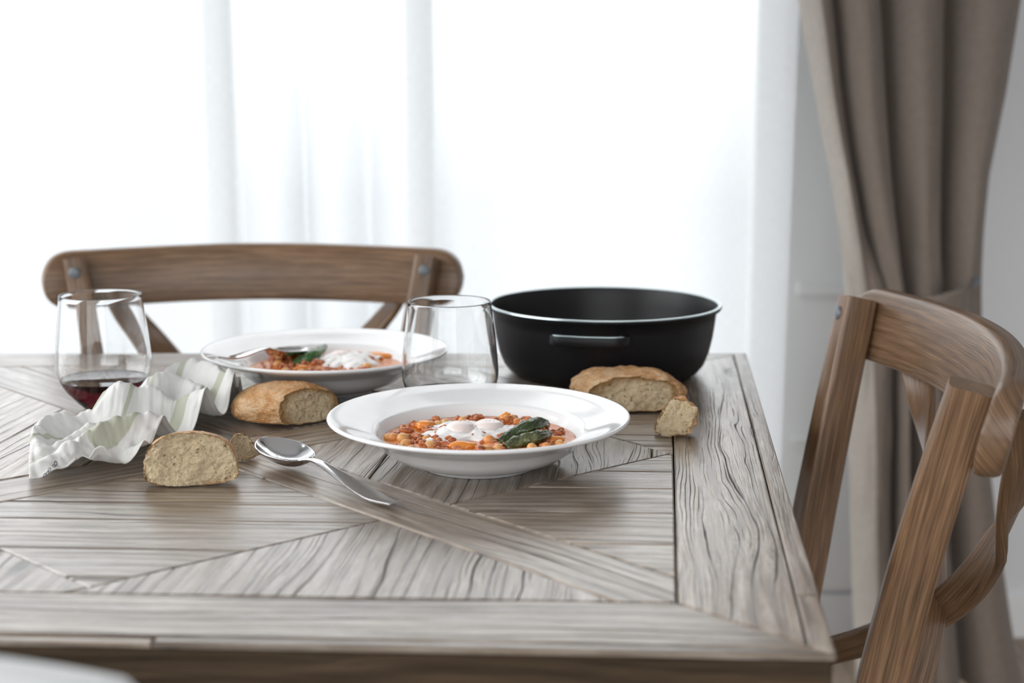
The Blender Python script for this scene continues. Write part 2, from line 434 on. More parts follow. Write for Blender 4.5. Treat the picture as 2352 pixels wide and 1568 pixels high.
box('wall_panel', X0-.1, X0, YB, LY0, 0, ZC, M['wall'], wl_); box('wall_panel', X0-.1, X0, LY1, WY, 0, ZC, M['wall'], wl_)
box('wall_panel', X0-.1, X0, LY0, LY1, LZ1, ZC, M['wall'], wl_); box('wall_panel', X0-.1, X0, LY0, LY1, 0, LZ0, M['wall'], wl_)
box('wall_right', X1, X1+.1, YB, WY, 0, ZC, M['wall'], kind='structure')
# wall behind the camera, with an unseen window added for fill light
wf = empty('wall_front'); wf['kind'] = 'structure'
FX0, FX1, FZ0, FZ1 = -2.0, 1.2, .5, 2.45
box('wall_panel', X0-.1, FX0, YB-.1, YB, 0, ZC, M['wall'], wf); box('wall_panel', FX1, X1+.1, YB-.1, YB, 0, ZC, M['wall'], wf)
box('wall_panel', FX0, FX1, YB-.1, YB, FZ1, ZC, M['wall'], wf); box('wall_panel', FX0, FX1, YB-.1, YB, 0, FZ0, M['wall'], wf)
def window(name, x0, x1, y, z0, z1, mull, fw=.055, d=.05):
    w = empty(name); w['kind'] = 'structure'
    box('frame_rail', x0, x1, y, y+d, z0, z0+fw, M['trim'], w, .004); box('frame_rail', x0, x1, y, y+d, z1-fw, z1, M['trim'], w, .004)
    xs = [x0+fw/2]+mull+[x1-fw/2]
    for m_ in xs: box('frame_post', m_-fw/2, m_+fw/2, y+.001, y+d-.001, z0+fw, z1-fw, M['trim'], w, .004, long='z')
    for a, b in zip(xs, xs[1:]):
        box('pane', a+fw/2, b-fw/2, y+.022, y+.028, z0+fw, z1-fw, M['pane'], w)
    return w
window('window_1', WX0, WX1, WY+.06, WZ0, WZ1, [-1.25, -.57, -.18])
window('fill_window_front', FX0, FX1, YB-.08, FZ0, FZ1, [-.95, .15])
w3 = empty('fill_window_left', (X0-.03, LY0, 0)); w3['kind'] = 'structure'  # unseen left window, added and sized for fill light
W3 = LY1-LY0
for za in (LZ0, LZ1-.055): box('frame_rail', -.05, 0, 0, W3, za, za+.055, M['trim'], w3, .004, long='y')
ys_ = [.0275, W3/3, 2*W3/3, W3-.0275]
for q in ys_: box('frame_post', -.049, -.001, q-.0275, q+.0275, LZ0+.055, LZ1-.055, M['trim'], w3, .004, long='z')
for a, b in zip(ys_, ys_[1:]): box('pane', -.028, -.022, a+.0275, b-.0275, LZ0+.055, LZ1-.055, M['pane'], w3)
portal((X0-.09, (LY0+LY1)/2, (LZ0+LZ1)/2), (PI/2, 0, -PI/2), W3, LZ1-LZ0)
portal(((WX0+WX1)/2, WY+.13, (WZ0+WZ1)/2), (-PI/2, 0, 0), WX1-WX0, WZ1-WZ0)
portal(((FX0+FX1)/2, YB-.09, (FZ0+FZ1)/2), (PI/2, 0, 0), FX1-FX0, FZ1-FZ0)
# low panelling lines on the wall beside the window
for i, (pyy, hh) in enumerate(((661, .022), (1005, .012))):
    z = atY(1890, pyy, WY).z
    box('trim_%d' % (i+1), WX1+.02, .86, WY-.028, WY-.011, z-hh/2, z+hh/2, M['trim'], bevel=.003, kind='structure')
box('trim_3', WX1-.02, .86, WY-.012, WY, .10, ZC, M['trim'], bevel=.002, kind='structure')  # white board added to brighten the wall strip beside the window
box('baseboard_back', WX1, X1, WY-.014, WY, 0, .09, M['trim'], bevel=.003, kind='structure')

# ------------------------------------------------------------------ sheer curtain
def make_sheer():
    nx, nz = 560, 14; xa, xb = -2.15, atY(1832, 400, 2.60).x
    P, UV = [], []
    for i in range(nx+1):
        s = i/nx; x = xa+(xb-xa)*s
        ph = 15*s+1.9*math.sin(8*s+.6)+.8*math.sin(19*s)
        amp = .026+.014*math.sin(17*s+1)+.006*math.sin(41*s)
        row, ur = [], []
        for j in range(nz+1):
            q = j/nz; z = .015+(ZC-.02-.015)*q
            A = amp*(1.0-.35*q)+.004*math.sin(5*q+20*s)
            y = 2.60+A*math.sin(2*PI*ph*.55+.4*math.sin(3*q+7*s))
            row.append(Vector((x+.012*math.cos(2*PI*ph*.55)*math.sin(2.2*q+11*s), y, z))); ur.append((s, q))
        P.append(row); UV.append(ur)
    o = grid('sheer_curtain', P, M['sheer'], uv=UV)
    tag(o, 'white translucent sheer curtain covering the bright window behind the table', 'curtain')
make_sheer()

# ------------------------------------------------------------------ taupe drape with tieback
def make_drape():
    root = empty('drape', (atY(2150, 690, 2.4).x, 2.40, 0)); inv = Matrix.Translation(-Vector(root.location))
    tag(root, 'heavy taupe linen drape gathered by a tieback at right of the window', 'curtain')
    # pixel rows : left edge, valley 1, valley 2, valley 3, right edge
    rows = [(-1500, 1700, 1800, 2010, 2190, 2470), (-300, 1815, 1885, 2020, 2184, 2390), (0, 1846, 1922, 2033, 2180, 2345), (200, 1880, 1940, 2042, 2177, 2312), (400, 1918, 1966, 2055, 2173, 2270),
            (520, 1936, 1990, 2066, 2172, 2258), (620, 1948, 2020, 2076, 2172, 2252), (690, 1952, 2044, 2086, 2172, 2250), (780, 1953, 2060, 2096, 2172, 2252),
            (1000, 1962, 2060, 2088, 2175, 2262), (1250, 1968, 2056, 2092, 2190, 2296), (1450, 1974, 2056, 2105, 2205, 2325), (1575, 1978, 2060, 2112, 2216, 2350)]
    ny = 90; P, UV = [], []
    ys = [-1500+(1575+1500)*i/(ny-1) for i in range(ny)]
    for i, py in enumerate(ys):
        vals = [lerp_tab([(r[0], r[c]) for r in rows], py) for c in range(1, 6)]
        tie = math.exp(-((py-705)/110.0)**2)
        dep = .040*(1-.55*tie)
        L, v1, v2, v3, R = vals
        pts = []    # (px, depth offset)
        def arc(a, b, d0, dc, d1, lean=.5):
            for t in (0, .14, .32, .5, .68, .86):
                base = d0+(d1-d0)*t
                pts.append((a+(b-a)*t, base-(dc)*math.sin(PI*t)**.8 if t else base))
        pts.append((L+5, .05)); pts.append((L-2, .03)); 
        arc(L, v1, .02, dep*.9, dep*.5)
        arc(v1, v2, dep*.75, dep*1.5, dep*.6)
        arc(v2, v3, dep*.75, dep*1.6, dep*.6)
        arc(v3, R, dep*.75, dep*1.5, dep*.1)
        pts.append((R, dep*.2)); pts.append((R-6, .05))
        # dense spline
        sp_ = cr_spline(pts, 150); row, ur = [], []
        for j, (px, d) in enumerate(sp_):
            w = atY(px, py, 2.40)
            z = w.z
            if z > ZC-.02: z = ZC-.02-.0001*i
            z = max(z, .012+.0005*(ny-i))
            nz = .006*fbm(Vector((j*.045, i*.06, 3)), 3)*(1+2.5*math.exp(-((py-640)/260.0)**2))
            # crumpled hem strip
            if j < 45: nz += .007*fbm(Vector((j*.09, i*.28, 9)), 3)*(1 if py > 350 else .3)
            row.append(Vector((w.x, 2.40+d+nz, z))-Vector(root.location)); ur.append((j*.008, z))
        P.append(row); UV.append(ur)
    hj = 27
    grid('lit_hem_strip', [r_[:hj+1] for r_ in P], M['lit_hem'], root, uv=[r_[:hj+1] for r_ in UV], thick=.003)  # leading edge coloured paler to carry the window's glow
    grid('curtain_panel', [r_[hj:] for r_ in P], M['drape'], root, uv=[r_[hj:] for r_ in UV], thick=.003)
    # tieback band around the gathers
    a, b = atY(2060, 712, 2.33), atY(2252, 660, 2.35); H = .034
    path = []
    for t in range(25):
        s = t/24; x = a.x+(b.x-a.x)*s; z = a.z+(b.z-a.z)*s
        path.append((x, 2.345-.018*math.sin(PI*s)+(.05*(1-s)**6)+(.06*s**8), z-.02))
    path += [(b.x+.006, 2.43, b.z-.02), (b.x-.02, 2.465, b.z-.015)]
    P2 = []; U2 = []
    for i, p in enumerate(path):
        v = Vector(p)-Vector(root.location)
        P2.append([v+Vector((0, 0, H*(q/6-.5)*1.7)) for q in range(7)]); U2.append([(i*.01, q*.01) for q in range(7)])
    grid('tieback', P2, M['drape'], root, uv=U2, thick=.004)
    hk = sweep('tieback_hook', [(b.x-root.location.x+.002, .03, b.z+.015), (b.x-root.location.x-.004, -.05, b.z+.012), (b.x-root.location.x-.014, -.062, b.z+.004)], rrect(.007, .007, .003), M['bolt'], root)
make_drape()

# ------------------------------------------------------------------ table
def clip(poly, p, q, left=True):
    out = []; n = len(poly)
    def sd(a): return (q[0]-p[0])*(a[1]-p[1])-(q[1]-p[1])*(a[0]-p[0])
    for i in range(n):
        a, b = poly[i], poly[(i+1) % n]; da, db = sd(a), sd(b)
        if not left: da, db = -da, -db
        if da >= 0: out.append(a)
        if (da > 0 > db) or (da < 0 < db):
            t = da/(da-db); out.append((a[0]+(b[0]-a[0])*t, a[1]+(b[1]-a[1])*t))
    return out
def area(p): return .5*sum(p[i][0]*p[(i+1) % len(p)][1]-p[(i+1) % len(p)][0]*p[i][1] for i in range(len(p)))
def inset(poly, d):
    if area(poly) < 0: poly = poly[::-1]
    n = len(poly); out = list(poly)
    for i in range(n):
        a, b = Vector(poly[i]), Vector(poly[(i+1) % n]); e = b-a
        if e.length < 1e-7: continue
        nn = Vector((-e.y, e.x)).normalized()*d
        out = clip(out, tuple(a+nn), tuple(b+nn), True)
        if len(out) < 3: return []
    res = []
    for p in out:
        if not res or (Vector(p)-Vector(res[-1])).length > 1e-5: res.append(p)
    return res
table = empty('dining_table', (-.55, 1.35, 0))
tag(table, 'weathered grey wooden dining table with diagonal parquet top in the foreground', 'table')
def plank(poly, gdir, top=TZ, thick=.022, gap=.0007, mat=None, name='plank', dz=None):
    poly = inset(poly, gap)
    if len(poly) < 3 or abs(area(poly)) < 8e-5: return
    c = sum((Vector(p) for p in poly), Vector((0, 0)))/len(poly); a = math.atan2(gdir[1], gdir[0])
    inn = inset(poly, .0012)
    if len(inn) < 3: return
    ca, sa = math.cos(-a), math.sin(-a)
    def loc(p): x, y = p[0]-c.x, p[1]-c.y; return (x*ca-y*sa, x*sa+y*ca)
    z = -abs(random.gauss(0, .00035)) if dz is None else dz
    def ring(pl, zz): return [(*loc(p), zz) for p in pl]
    # bevelled prism through bmesh
    bm = bmesh.new(); lo = [bm.verts.new(v) for v in ring(poly, -thick)]; md = [bm.verts.new(v) for v in ring(poly, -.0012)]
    bm.faces.new(lo[::-1]); n = len(poly)
    for i in range(n): bm.faces.new((lo[i], lo[(i+1) % n], md[(i+1) % n], md[i]))
    if len(inn) == n:
        # order of inset vertices can be rotated: match by distance
        k0 = min(range(n), key=lambda k: (Vector(inn[k])-Vector(poly[0])).length)
        inn = inn[k0:]+inn[:k0]
        tp = [bm.verts.new(v) for v in ring(inn, 0)]
        for i in range(n): bm.faces.new((md[i], md[(i+1) % n], tp[(i+1) % n], tp[i]))
        bm.faces.new(tp)
    else:
        bm.faces.new(md)
    uvl = bm.loops.layers.uv.new('UVMap')
    for f in bm.faces:
        for l in f.loops: l[uvl].uv = (l.vert.co.x, l.vert.co.y+l.vert.co.z)
    o = from_bm(name, bm, mat or M['table'], table, smooth=False)
    o.location = Vector((c.x, c.y, top+z))-Vector(table.location); o.rotation_euler = (0, 0, a)
    return o
O = Vector((.197, .835)); BR = Vector((.300, 1.835)); FL = Vector((-1.50, .917)); BL = Vector((-1.40, 1.835))
def off(a, b, d):
    e = (b-a).normalized(); nn = Vector((-e.y, e.x))*d; return (a+nn, b+nn)
top = [tuple(O), tuple(BR), tuple(BL), tuple(FL)]
def cl(poly, ln, left=True): return clip(poly, tuple(ln[0]), tuple(ln[1]), left)
def isect(l1, l2):
    p, r = l1[0], l1[1]-l1[0]; q, s = l2[0], l2[1]-l2[0]
    t = ((q-p).x*s.y-(q-p).y*s.x)/(r.x*s.y-r.y*s.x); return p+r*t
R0, R1, R2 = off(O, BR, 0), off(O, BR, .0165), off(O, BR, .096)
F1, F2 = off(FL, O, .010), off(FL, O, .084)
B1, B2 = off(BR, BL, .012), off(BR, BL, .09)
Lf2 = off(BL, FL, .096)
cFR = isect(R2, F2); cBR = isect(R2, B2)
dv, du = (BR-O).normalized(), (O-FL).normalized()
mit = (O, cFR); mitB = (BR, cBR)
# right frame and its outer strip
rs = cl(cl(top, R1, False), mit, False)
joint = at(1840, 1360); jl = (Vector((joint.x-1, joint.y)), Vector((joint.x+1, joint.y-.01)))
plank(cl(rs, jl, False), dv, thick=.0044); plank(cl(rs, jl, True), dv, thick=.0044)
rf = cl(cl(cl(cl(top, R1, True), R2, False), mit, False), mitB, True)
plank(rf, dv, dz=0)
ff = cl(cl(top, F2, False), mit, True)
fs_ = cl(ff, F1, False); jx = at(362, 1450).x
plank(cl(fs_, (Vector((jx, 0)), Vector((jx, 3))), True), du, dz=-.0015, thick=.0030); plank(cl(fs_, (Vector((jx, 0)), Vector((jx, 3))), False), du, dz=-.0003, thick=.0041)
plank(cl(ff, F1, True), du, dz=0)
bf = cl(cl(top, B2, False), mitB, False)
plank(bf, (1, 0), thick=.0044)
lf = cl(cl(cl(top, Lf2, False), F2, True), B2, True); plank(lf, dv, thick=.0044)
field = cl(cl(cl(cl(top, R2, True), F2, True), B2, True), Lf2, True)
def L2(a, b): return (Vector(a), Vector(b))
def boards(poly, gdir, cuts=None, w=.06, start=0.0):
    """cut poly into boards parallel to gdir"""
    g = Vector(gdir).normalized(); nn = Vector((-g.y, g.x))
    ds = [Vector(p).dot(nn) for p in poly]; lo, hi = min(ds), max(ds)
    if cuts is None:
        cuts = []; x = lo+w*.6
        while x < hi: cuts.append(x); x += w*random.uniform(.8, 1.25)
    cuts = [lo-1]+sorted(cuts)+[hi+1]
    for a, b in zip(cuts, cuts[1:]):
        p = clip(poly, tuple(nn*a), tuple(nn*a+g), True)
        p = clip(p, tuple(nn*b), tuple(nn*b+g), False) if len(p) > 2 else p
        if len(p) > 2: plank(p, gdir)
vA = lambda px, py: Vector(at(px, py)[:2])
A_lo = L2(vA(1388, 1371), vA(551, 1079)); A_up = L2(vA(1555, 1326), vA(1046, 1162))
D_lr = L2(Vector((-.102, 1.112)), Vector((.149, 1.322)))            # 45 degree line: lower right side of the middle square
e45 = (D_lr[1]-D_lr[0]).normalized(); n45 = Vector((-e45.y, e45.x))
C_lo = (D_lr[0]+n45*.243, D_lr[1]+n45*.243); C_up = (D_lr[0]+n45*.310, D_lr[1]+n45*.310)
tip = Vector((.149, 1.322)); D_ur = (tip, vA(1398, 1001)); eA = (A_lo[1]-A_lo[0]).normalized()
E_lo = (A_lo[0]-Vector((-eA.y, eA.x))*-.243, A_lo[1]-Vector((-eA.y, eA.x))*-.243)
gA = eA; gC = e45
r_ = cl(field, A_lo, False)      # beyond plank A's lower edge
lowr = cl(field, A_lo, True)     # nearer than plank A
# plank A
bandA = cl(r_, A_up, True)
far = cl(r_, A_up, False)
plank(cl(bandA, C_lo, False), gA, dz=0)
plank(cl(cl(bandA, C_lo, True), C_up, True), gA)
# nearer part
ft = cl(lowr, D_lr, False)       # front triangle
plank(ft, dv, dz=0)
hd = cl(cl(lowr, D_lr, True), C_lo, False)
E_ln = (Vector((-.381, 1.041)), Vector((-.328, .991)))
hd_r = cl(hd, E_ln, True); hd_l = cl(hd, E_ln, False)
n0 = Vector((-du.y, du.x))
boards(hd_r, du, cuts=[vA(400, 1155).dot(n0), vA(430, 1194).dot(n0), vA(500, 1262).dot(n0), vA(300, 1325).dot(n0)])
boards(hd_l, dv, w=.16)
cc = cl(lowr, C_lo, True)
plank(cl(cc, C_up, False), gC)
boards(cl(cc, C_up, True), dv, w=.11)
# farther part
mid_sq = cl(cl(far, C_lo, False), D_lr, True)
sq = cl(mid_sq, D_ur, True); tri2 = cl(mid_sq, D_ur, False)
if abs(area(sq)) < 1e-4 or area(sq) == 0: pass
boards(sq, dv, cuts=[vA(860, 1080).dot(Vector((-dv.y, dv.x))), vA(1497, 1040).dot(Vector((-dv.y, dv.x)))])
tri1 = cl(cl(far, C_lo, False), D_lr, False)
boards(tri1, du, cuts=[vA(1550, q).dot(n0) for q in (1083, 1122, 1178, 1250)])
boards(tri2, du, w=.05)
cfar = cl(far, C_lo, True)
plank(cl(cfar, C_up, False), gC)
rest = cl(cfar, C_up, True)
seam = (vA(0, 1021), vA(102, 953))
ra, rb = cl(rest, seam, True), cl(rest, seam, False)
boards(rb, gA, w=.075); boards(ra, gA, w=.08)
# sub-frame, edge boards, legs
def prism(name, poly, z0, z1, mat, g, bev=.003):
    bm = bmesh.new(); vs = [bm.verts.new((p[0]-table.location.x, p[1]-table.location.y, z0)) for p in (poly if area(poly) > 0 else poly[::-1])]
    f = bm.faces.new(vs); r = bmesh.ops.extrude_face_region(bm, geom=[f])
    for v in r['geom']:
        if isinstance(v, bmesh.types.BMVert): v.co.z = z1
    bmesh.ops.recalc_face_normals(bm, faces=bm.faces)
    if bev: bmesh.ops.bevel(bm, geom=bm.edges[:], offset=bev, segments=2, affect='EDGES')
    uvl = bm.loops.layers.uv.new('UVMap'); g = Vector(g).normalized()
    for ff_ in bm.faces:
        for l in ff_.loops:
            c = l.vert.co; l[uvl].uv = (c.x*g.x+c.y*g.y, c.z-c.x*g.y+c.y*g.x)
    return from_bm(name, bm, mat, table, smooth=False)
E0 = .0025
ring_in = [off(O, BR, .03), off(BR, BL, .03), off(BL, FL, .03), off(FL, O, .03)]
ring_out = [off(O, BR, E0), off(BR, BL, E0), off(BL, FL, E0), off(FL, O, E0)]
def corners(r): return [isect(r[3], r[0]), isect(r[0], r[1]), isect(r[1], r[2]), isect(r[2], r[3])]
co, ci = corners(ring_out), corners(ring_in)
for i in range(4):
    j = (i+1) % 4
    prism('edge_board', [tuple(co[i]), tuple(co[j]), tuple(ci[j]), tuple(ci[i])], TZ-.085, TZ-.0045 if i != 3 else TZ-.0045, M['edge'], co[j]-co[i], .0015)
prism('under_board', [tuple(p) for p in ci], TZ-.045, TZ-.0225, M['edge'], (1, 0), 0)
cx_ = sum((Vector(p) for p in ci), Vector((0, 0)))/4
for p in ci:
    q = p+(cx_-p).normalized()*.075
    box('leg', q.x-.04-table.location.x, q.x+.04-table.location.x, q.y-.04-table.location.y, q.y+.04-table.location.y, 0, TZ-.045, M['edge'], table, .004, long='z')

# ------------------------------------------------------------------ cross-back chairs
def make_chair(loc, rz, label, front_bolts=(-1, 1)):
    r = empty('cross_back_chair', loc, rz); tag(r, label, 'chair', 'cross back chairs')
    W = M['chair']
    ends = []
    for s in (-1, 1):
        pts = [(s*.206, .045, 0), (s*.195, .0, .16), (s*.186, -.050, .34), (s*.186, -.068, .47), (s*.197, -.051, .60), (s*.215, -.026, .74), (s*.237, 0, .866)]
        path = cr_spline(pts, 36)
        ups = [(s*.25, 1, 0)]*36
        secs = [rrect(.030+.004*math.sin(PI*i/35), .036+.006*math.sin(PI*i/35), .0055) for i in range(36)]
        sweep('rear_leg', path, None, W, r, ups=ups, secs=secs)
    # bowed top rail with rounded ends
    HL = .283; n = 64; vs, fs, uv = [], [], []
    def bow(t): return .007+.060*(1-t*t)
    secn = 12
    for i in range(n):
        t = -1+2*i/(n-1); t = math.sin(t*PI/2)
        x = HL*t; yb = bow(t)
        ed = max(0, abs(t)*HL-(HL-.039)); hh = .0385*max(0.004, 1-(ed/.039)**2.6)**.42; th = .0115
        zc = .838+.002*math.cos(t*3)
        dy = -2*.060*t/HL; nrm = Vector((-dy, 1, 0)).normalized()
        for k_, (a, b) in enumerate(rrect(2*th, 2*hh, .006, 2)):
            lean = .22*b
            v = Vector((x, yb+lean, zc+b))+nrm*a
            vs.append(v); uv.append((x*1.1, b+a))
        m_ = k_+1
    for i in range(n-1):
        for k_ in range(m_): fs.append((i*m_+k_, i*m_+(k_+1) % m_, (i+1)*m_+(k_+1) % m_, (i+1)*m_+k_))
    fs.append(tuple(range(m_))); fs.append(tuple(range((n-1)*m_, n*m_))[::-1])
    o = mk('top_rail', vs, fs, W, r, uv=uv)
    bm = bmesh.new(); bm.from_mesh(o.data); bmesh.ops.recalc_face_normals(bm, faces=bm.faces); bm.to_mesh(o.data); bm.free(); autosmooth(o, 50)
    # crossing bent slats
    for s in (-1, 1):
        pts = [(s*.228, .045, .842), (s*.188, .058, .79), (s*.10, .062+.004*s, .69), (0, .045+.007*s, .60), (-s*.09, .0+.004*s, .53), (-s*.165, -.062, .475)]
        path = cr_spline(pts, 34)
        sweep('cross_slat', path, rrect(.011, .036, .004), W, r, up=Vector((s*.6, .0, .8)))
        for zz, yy, xx in ((.850, -.0225, .233),) if s in front_bolts else ():
            b = lathe('bolt', [(0, .0026), (.005, .0024), (.0074, .0014), (.0080, 0), (.0084, -.004), (0, -.004)], M['bolt'], r, seg=20)
            b.location = (s*xx, yy, zz); b.rotation_euler = (PI/2, 0, 0)
        b = lathe('bolt', [(0, .003), (.004, .0028), (.006, .0015), (.0065, 0), (.0065, -.002), (0, -.002)], M['bolt'], r, seg=20)
        b.location = (s*.232, .0512, .842); b.rotation_euler = (-PI/2, 0, 0)
    # seat, front legs, stretchers
    out = []
    for i in range(40):
        a = 2*PI*i/40; e = .6
        cx, sy = math.cos(a), math.sin(a)
        px = math.copysign(abs(cx)**e, cx)*(.205-.025*sy); py_ = math.copysign(abs(sy)**e, sy)*.20-.285
        out.append((px, py_))
    def slab(name, sc, z0, z1, mat):
        bm = bmesh.new(); c = Vector((0, -.285)); vv = [bm.verts.new((c.x+(p[0]-c.x)*sc, c.y+(p[1]-c.y)*sc, z0)) for p in out]
        f = bm.faces.new(vv); e = bmesh.ops.extrude_face_region(bm, geom=[f])
        for v in e['geom']:
            if isinstance(v, bmesh.types.BMVert): v.co.z = z1
        bmesh.ops.recalc_face_normals(bm, faces=bm.faces); bmesh.ops.bevel(bm, geom=bm.edges[:], offset=.004, segments=2, affect='EDGES')
        uvl = bm.loops.layers.uv.new('UVMap')
        for f in bm.faces:
            for l in f.loops: l[uvl].uv = (l.vert.co.x, l.vert.co.y+l.vert.co.z)
        return from_bm(name, bm, mat, r, smooth=False)
    slab('seat_frame', 1.0, .425, .455, W); slab('seat', .88, .4551, .462, M['rattan'])
    for s in (-1, 1):
        sweep('front_leg', [(s*.19, -.465, 0), (s*.18, -.455, .2), (s*.172, -.445, .426)], rrect(.032, .032, .010), W, r, up=Vector((0, 1, 0)))
        sweep('stretcher', [(s*.188, .0, .17), (s*.183, -.23, .19), (s*.182, -.455, .20)], rrect(.018, .018, .007), W, r)
    return r
make_chair((.371, 1.355, 0), -PI/2-.045, 'brown oak cross back chair close at the right side of the table', (-1,))
make_chair((-.352, 1.965, 0), math.radians(3.0), 'brown oak cross back chair behind the far edge of the table')

# white chair in the near left corner
def make_white_chair():
    e = atY(120, 1524, .56)
    r = empty('white_chair', (-.372, .625, 0)); tag(r, 'white chair back corner, blurred, nearest the camera at bottom left', 'chair')
    W = M['white_plastic']; n = 40; P = []
    zt = e.z-.013
    for i in range(n+1):
        t = -1+2*i/n; x = .235*t
        row = []
        for j in range(13):
            q = j/12
            top_ = zt+.030-.045*abs(t)**2.6-.9*max(0, abs(t)-.90)**1.5
            z = .47+(top_-.47)*q
            row.append(Vector((x*(.86+.14*q), -.02-.055*(1-t*t)*1.0-.02*q, z)))
        P.append(row)
    grid('backrest', P, W, r, thick=.022)
    box('seat', -.22, .22, -.05, .40, .44, .468, W, r, .012)
    for sx_ in (-1, 1):
        for yy in (-.02, .36):
            sweep('leg', [(sx_*.21, yy+(.02 if yy > 0 else -.03), 0), (sx_*.19, yy, .445)], rrect(.028, .028, .012), W, r, up=Vector((0, 1, 0)))
make_white_chair()

# ------------------------------------------------------------------ soup bowls
BOWL = [(.0, .0045), (.046, .0045), (.0485, .0), (.0525, .0), (.0535, .003), (.062, .0048), (.078, .0108), (.0895, .0190), (.0965, .0262), (.103, .0298), (.120, .0372), (.1345, .0428), (.1360, .0440), (.1363, .0455), (.1352, .0465), (.1335, .0464),
        (.120, .0417), (.108, .0373), (.099, .0345), (.0955, .0335), (.093, .0318), (.091, .029), (.087, .022), (.075, .0145), (.055, .0105), (.0, .010)]
def bowl(loc, label, rx=0, ry=0):
    o = lathe('soup_bowl', BOWL, M['porcelain'], None, loc, seg=128); o.rotation_euler = (rx, ry, 0)
    return tag(o, label, 'bowl', 'white rimmed soup bowls')
NB = Vector((-.030, 1.283, TZ+.0002)); FB = Vector((-.207, 1.592, TZ+.0042))
bowl(NB, 'white wide-rimmed soup bowl of chickpea stew in the middle of the table')
bowl(FB, 'white wide-rimmed soup bowl farther back, with a spoon resting in it', math.radians(-.2), math.radians(.2))
SZ = .0245     # stew surface above the bowl's foot

def make_stew(B, label, seed, bites):
    rnd = random.Random(seed)
    r = empty('stew', B+Vector((0, 0, .012))); tag(r, label, 'stew', 'chickpea stews')
    nr, na = 30, 110; vs, fs = [], []
    R = .0876
    def h(x, y):
        q = Vector((x*45, y*45, seed*3.1)); lump = max(0, fbm(q, 4))*.0042
        rr = math.hypot(x, y)/R
        return SZ-.012+lump*(1-rr**6)
    for i in range(nr+1):
        for k_ in range(na):
            rr = R*(i/nr)**.8; a = 2*PI*k_/na; x, y = rr*math.cos(a), rr*math.sin(a); vs.append((x, y, h(x, y) if i < nr else SZ-.0125))
    for i in range(nr):
        for k_ in range(na): fs.append((i*na+k_, i*na+(k_+1) % na, (i+1)*na+(k_+1) % na, (i+1)*na+k_))
    o = mk('sauce', vs, fs, M['sauce'], r)
    bm = bmesh.new(); bm.from_mesh(o.data); bmesh.ops.remove_doubles(bm, verts=bm.verts, dist=1e-6); bmesh.ops.recalc_face_normals(bm, faces=bm.faces)
    if sum(f.normal.z for f in bm.faces) < 0: bmesh.ops.reverse_faces(bm, faces=bm.faces)
    bm.to_mesh(o.data); bm.free()
    # minced meat crumbs: nobody could count them
    bm = bmesh.new()
    for (px, py, sprd, cnt) in bites:
        c = at(px, py, B.z-TZ+SZ)-B
        for _ in range(int(cnt*.62)):
            x, y = c.x+rnd.gauss(0, sprd), c.y+rnd.gauss(0, sprd*1.6)
            if math.hypot(x, y) > .082: continue
            s = rnd.uniform(.0014, .0040)
            m = Matrix.Translation((x, y, h(x, y)+s*.35)) @ Matrix.Rotation(rnd.uniform(0, 6), 4, 'Z') @ Matrix.Rotation(rnd.uniform(0, 3), 4, 'X') @ Matrix.Diagonal((s*rnd.uniform(.9, 1.6), s, s*.8, 1))
            q = bmesh.ops.create_icosphere(bm, subdivisions=2, radius=1, matrix=m)
            for v in q['verts']: v.co += Vector((fbm(v.co*420, 2), fbm(v.co*420+Vector((9, 0, 0)), 2), fbm(v.co*420+Vector((0, 9, 0)), 2)))*s*.35
    o = from_bm('minced_meat', bm, M['mince'], r); o['kind'] = 'stuff'
    return h
def pea_mesh():
    bm = bmesh.new(); bmesh.ops.create_icosphere(bm, subdivisions=3, radius=1)
    for v in bm.verts:
        c = v.co.copy(); beak = math.exp(-((c-Vector((1, 0, 0))).length/.45)**2)
        groove = math.exp(-(c.y/.12)**2)*max(0, c.x)*.10
        v.co = c*(1-groove)+Vector((.22*beak, 0, .05*beak)); v.co.z *= .92
    me = bpy.data.meshes.new('chickpea'); bm.to_mesh(me); bm.free(); me.materials.append(M['pea'])
    me.polygons.foreach_set('use_smooth', [True]*len(me.polygons)); return me
PEA = pea_mesh()
def pea(B, h, px, py, s, label, group):
    w = at(px, py, B.z-TZ+SZ+.004)-B
    rr = math.hypot(w.x, w.y); 
    if rr > .081: w *= .081/rr
    o = bpy.data.objects.new('chickpea', PEA); COL.objects.link(o); o.scale = (s, s, s)
    o.location = Vector((B.x+w.x, B.y+w.y, B.z+.012+h(w.x, w.y)+s*.12)); o.rotation_euler = (random.uniform(-.5, .5), random.uniform(-.6, .6), random.uniform(0, 6.28))
    return tag(o, label, 'chickpea', group)
def blob_thing(name, mat, B, h, px, py, size, label, cat, group=None, rot=0.0, sub=3, rough=.25, lift=.3, parent=None):
    w = at(px, py, B.z-TZ+SZ+.003)-B
    bm = bmesh.new(); bmesh.ops.create_icosphere(bm, subdivisions=sub, radius=1)
    off_ = Vector((px*.1, py*.1, 0))
    for v in bm.verts:
        d = 1+rough*fbm(v.co*1.7+off_, 3); v.co = Vector((v.co.x*size[0]*d, v.co.y*size[1]*d, v.co.z*size[2]*d))
    o = from_bm(name, bm, mat); o.location = Vector((B.x+w.x, B.y+w.y, B.z+.012+h(w.x, w.y)+size[2]*lift)); o.rotation_euler = (0, 0, rot)
    return tag(o, label, cat, group)
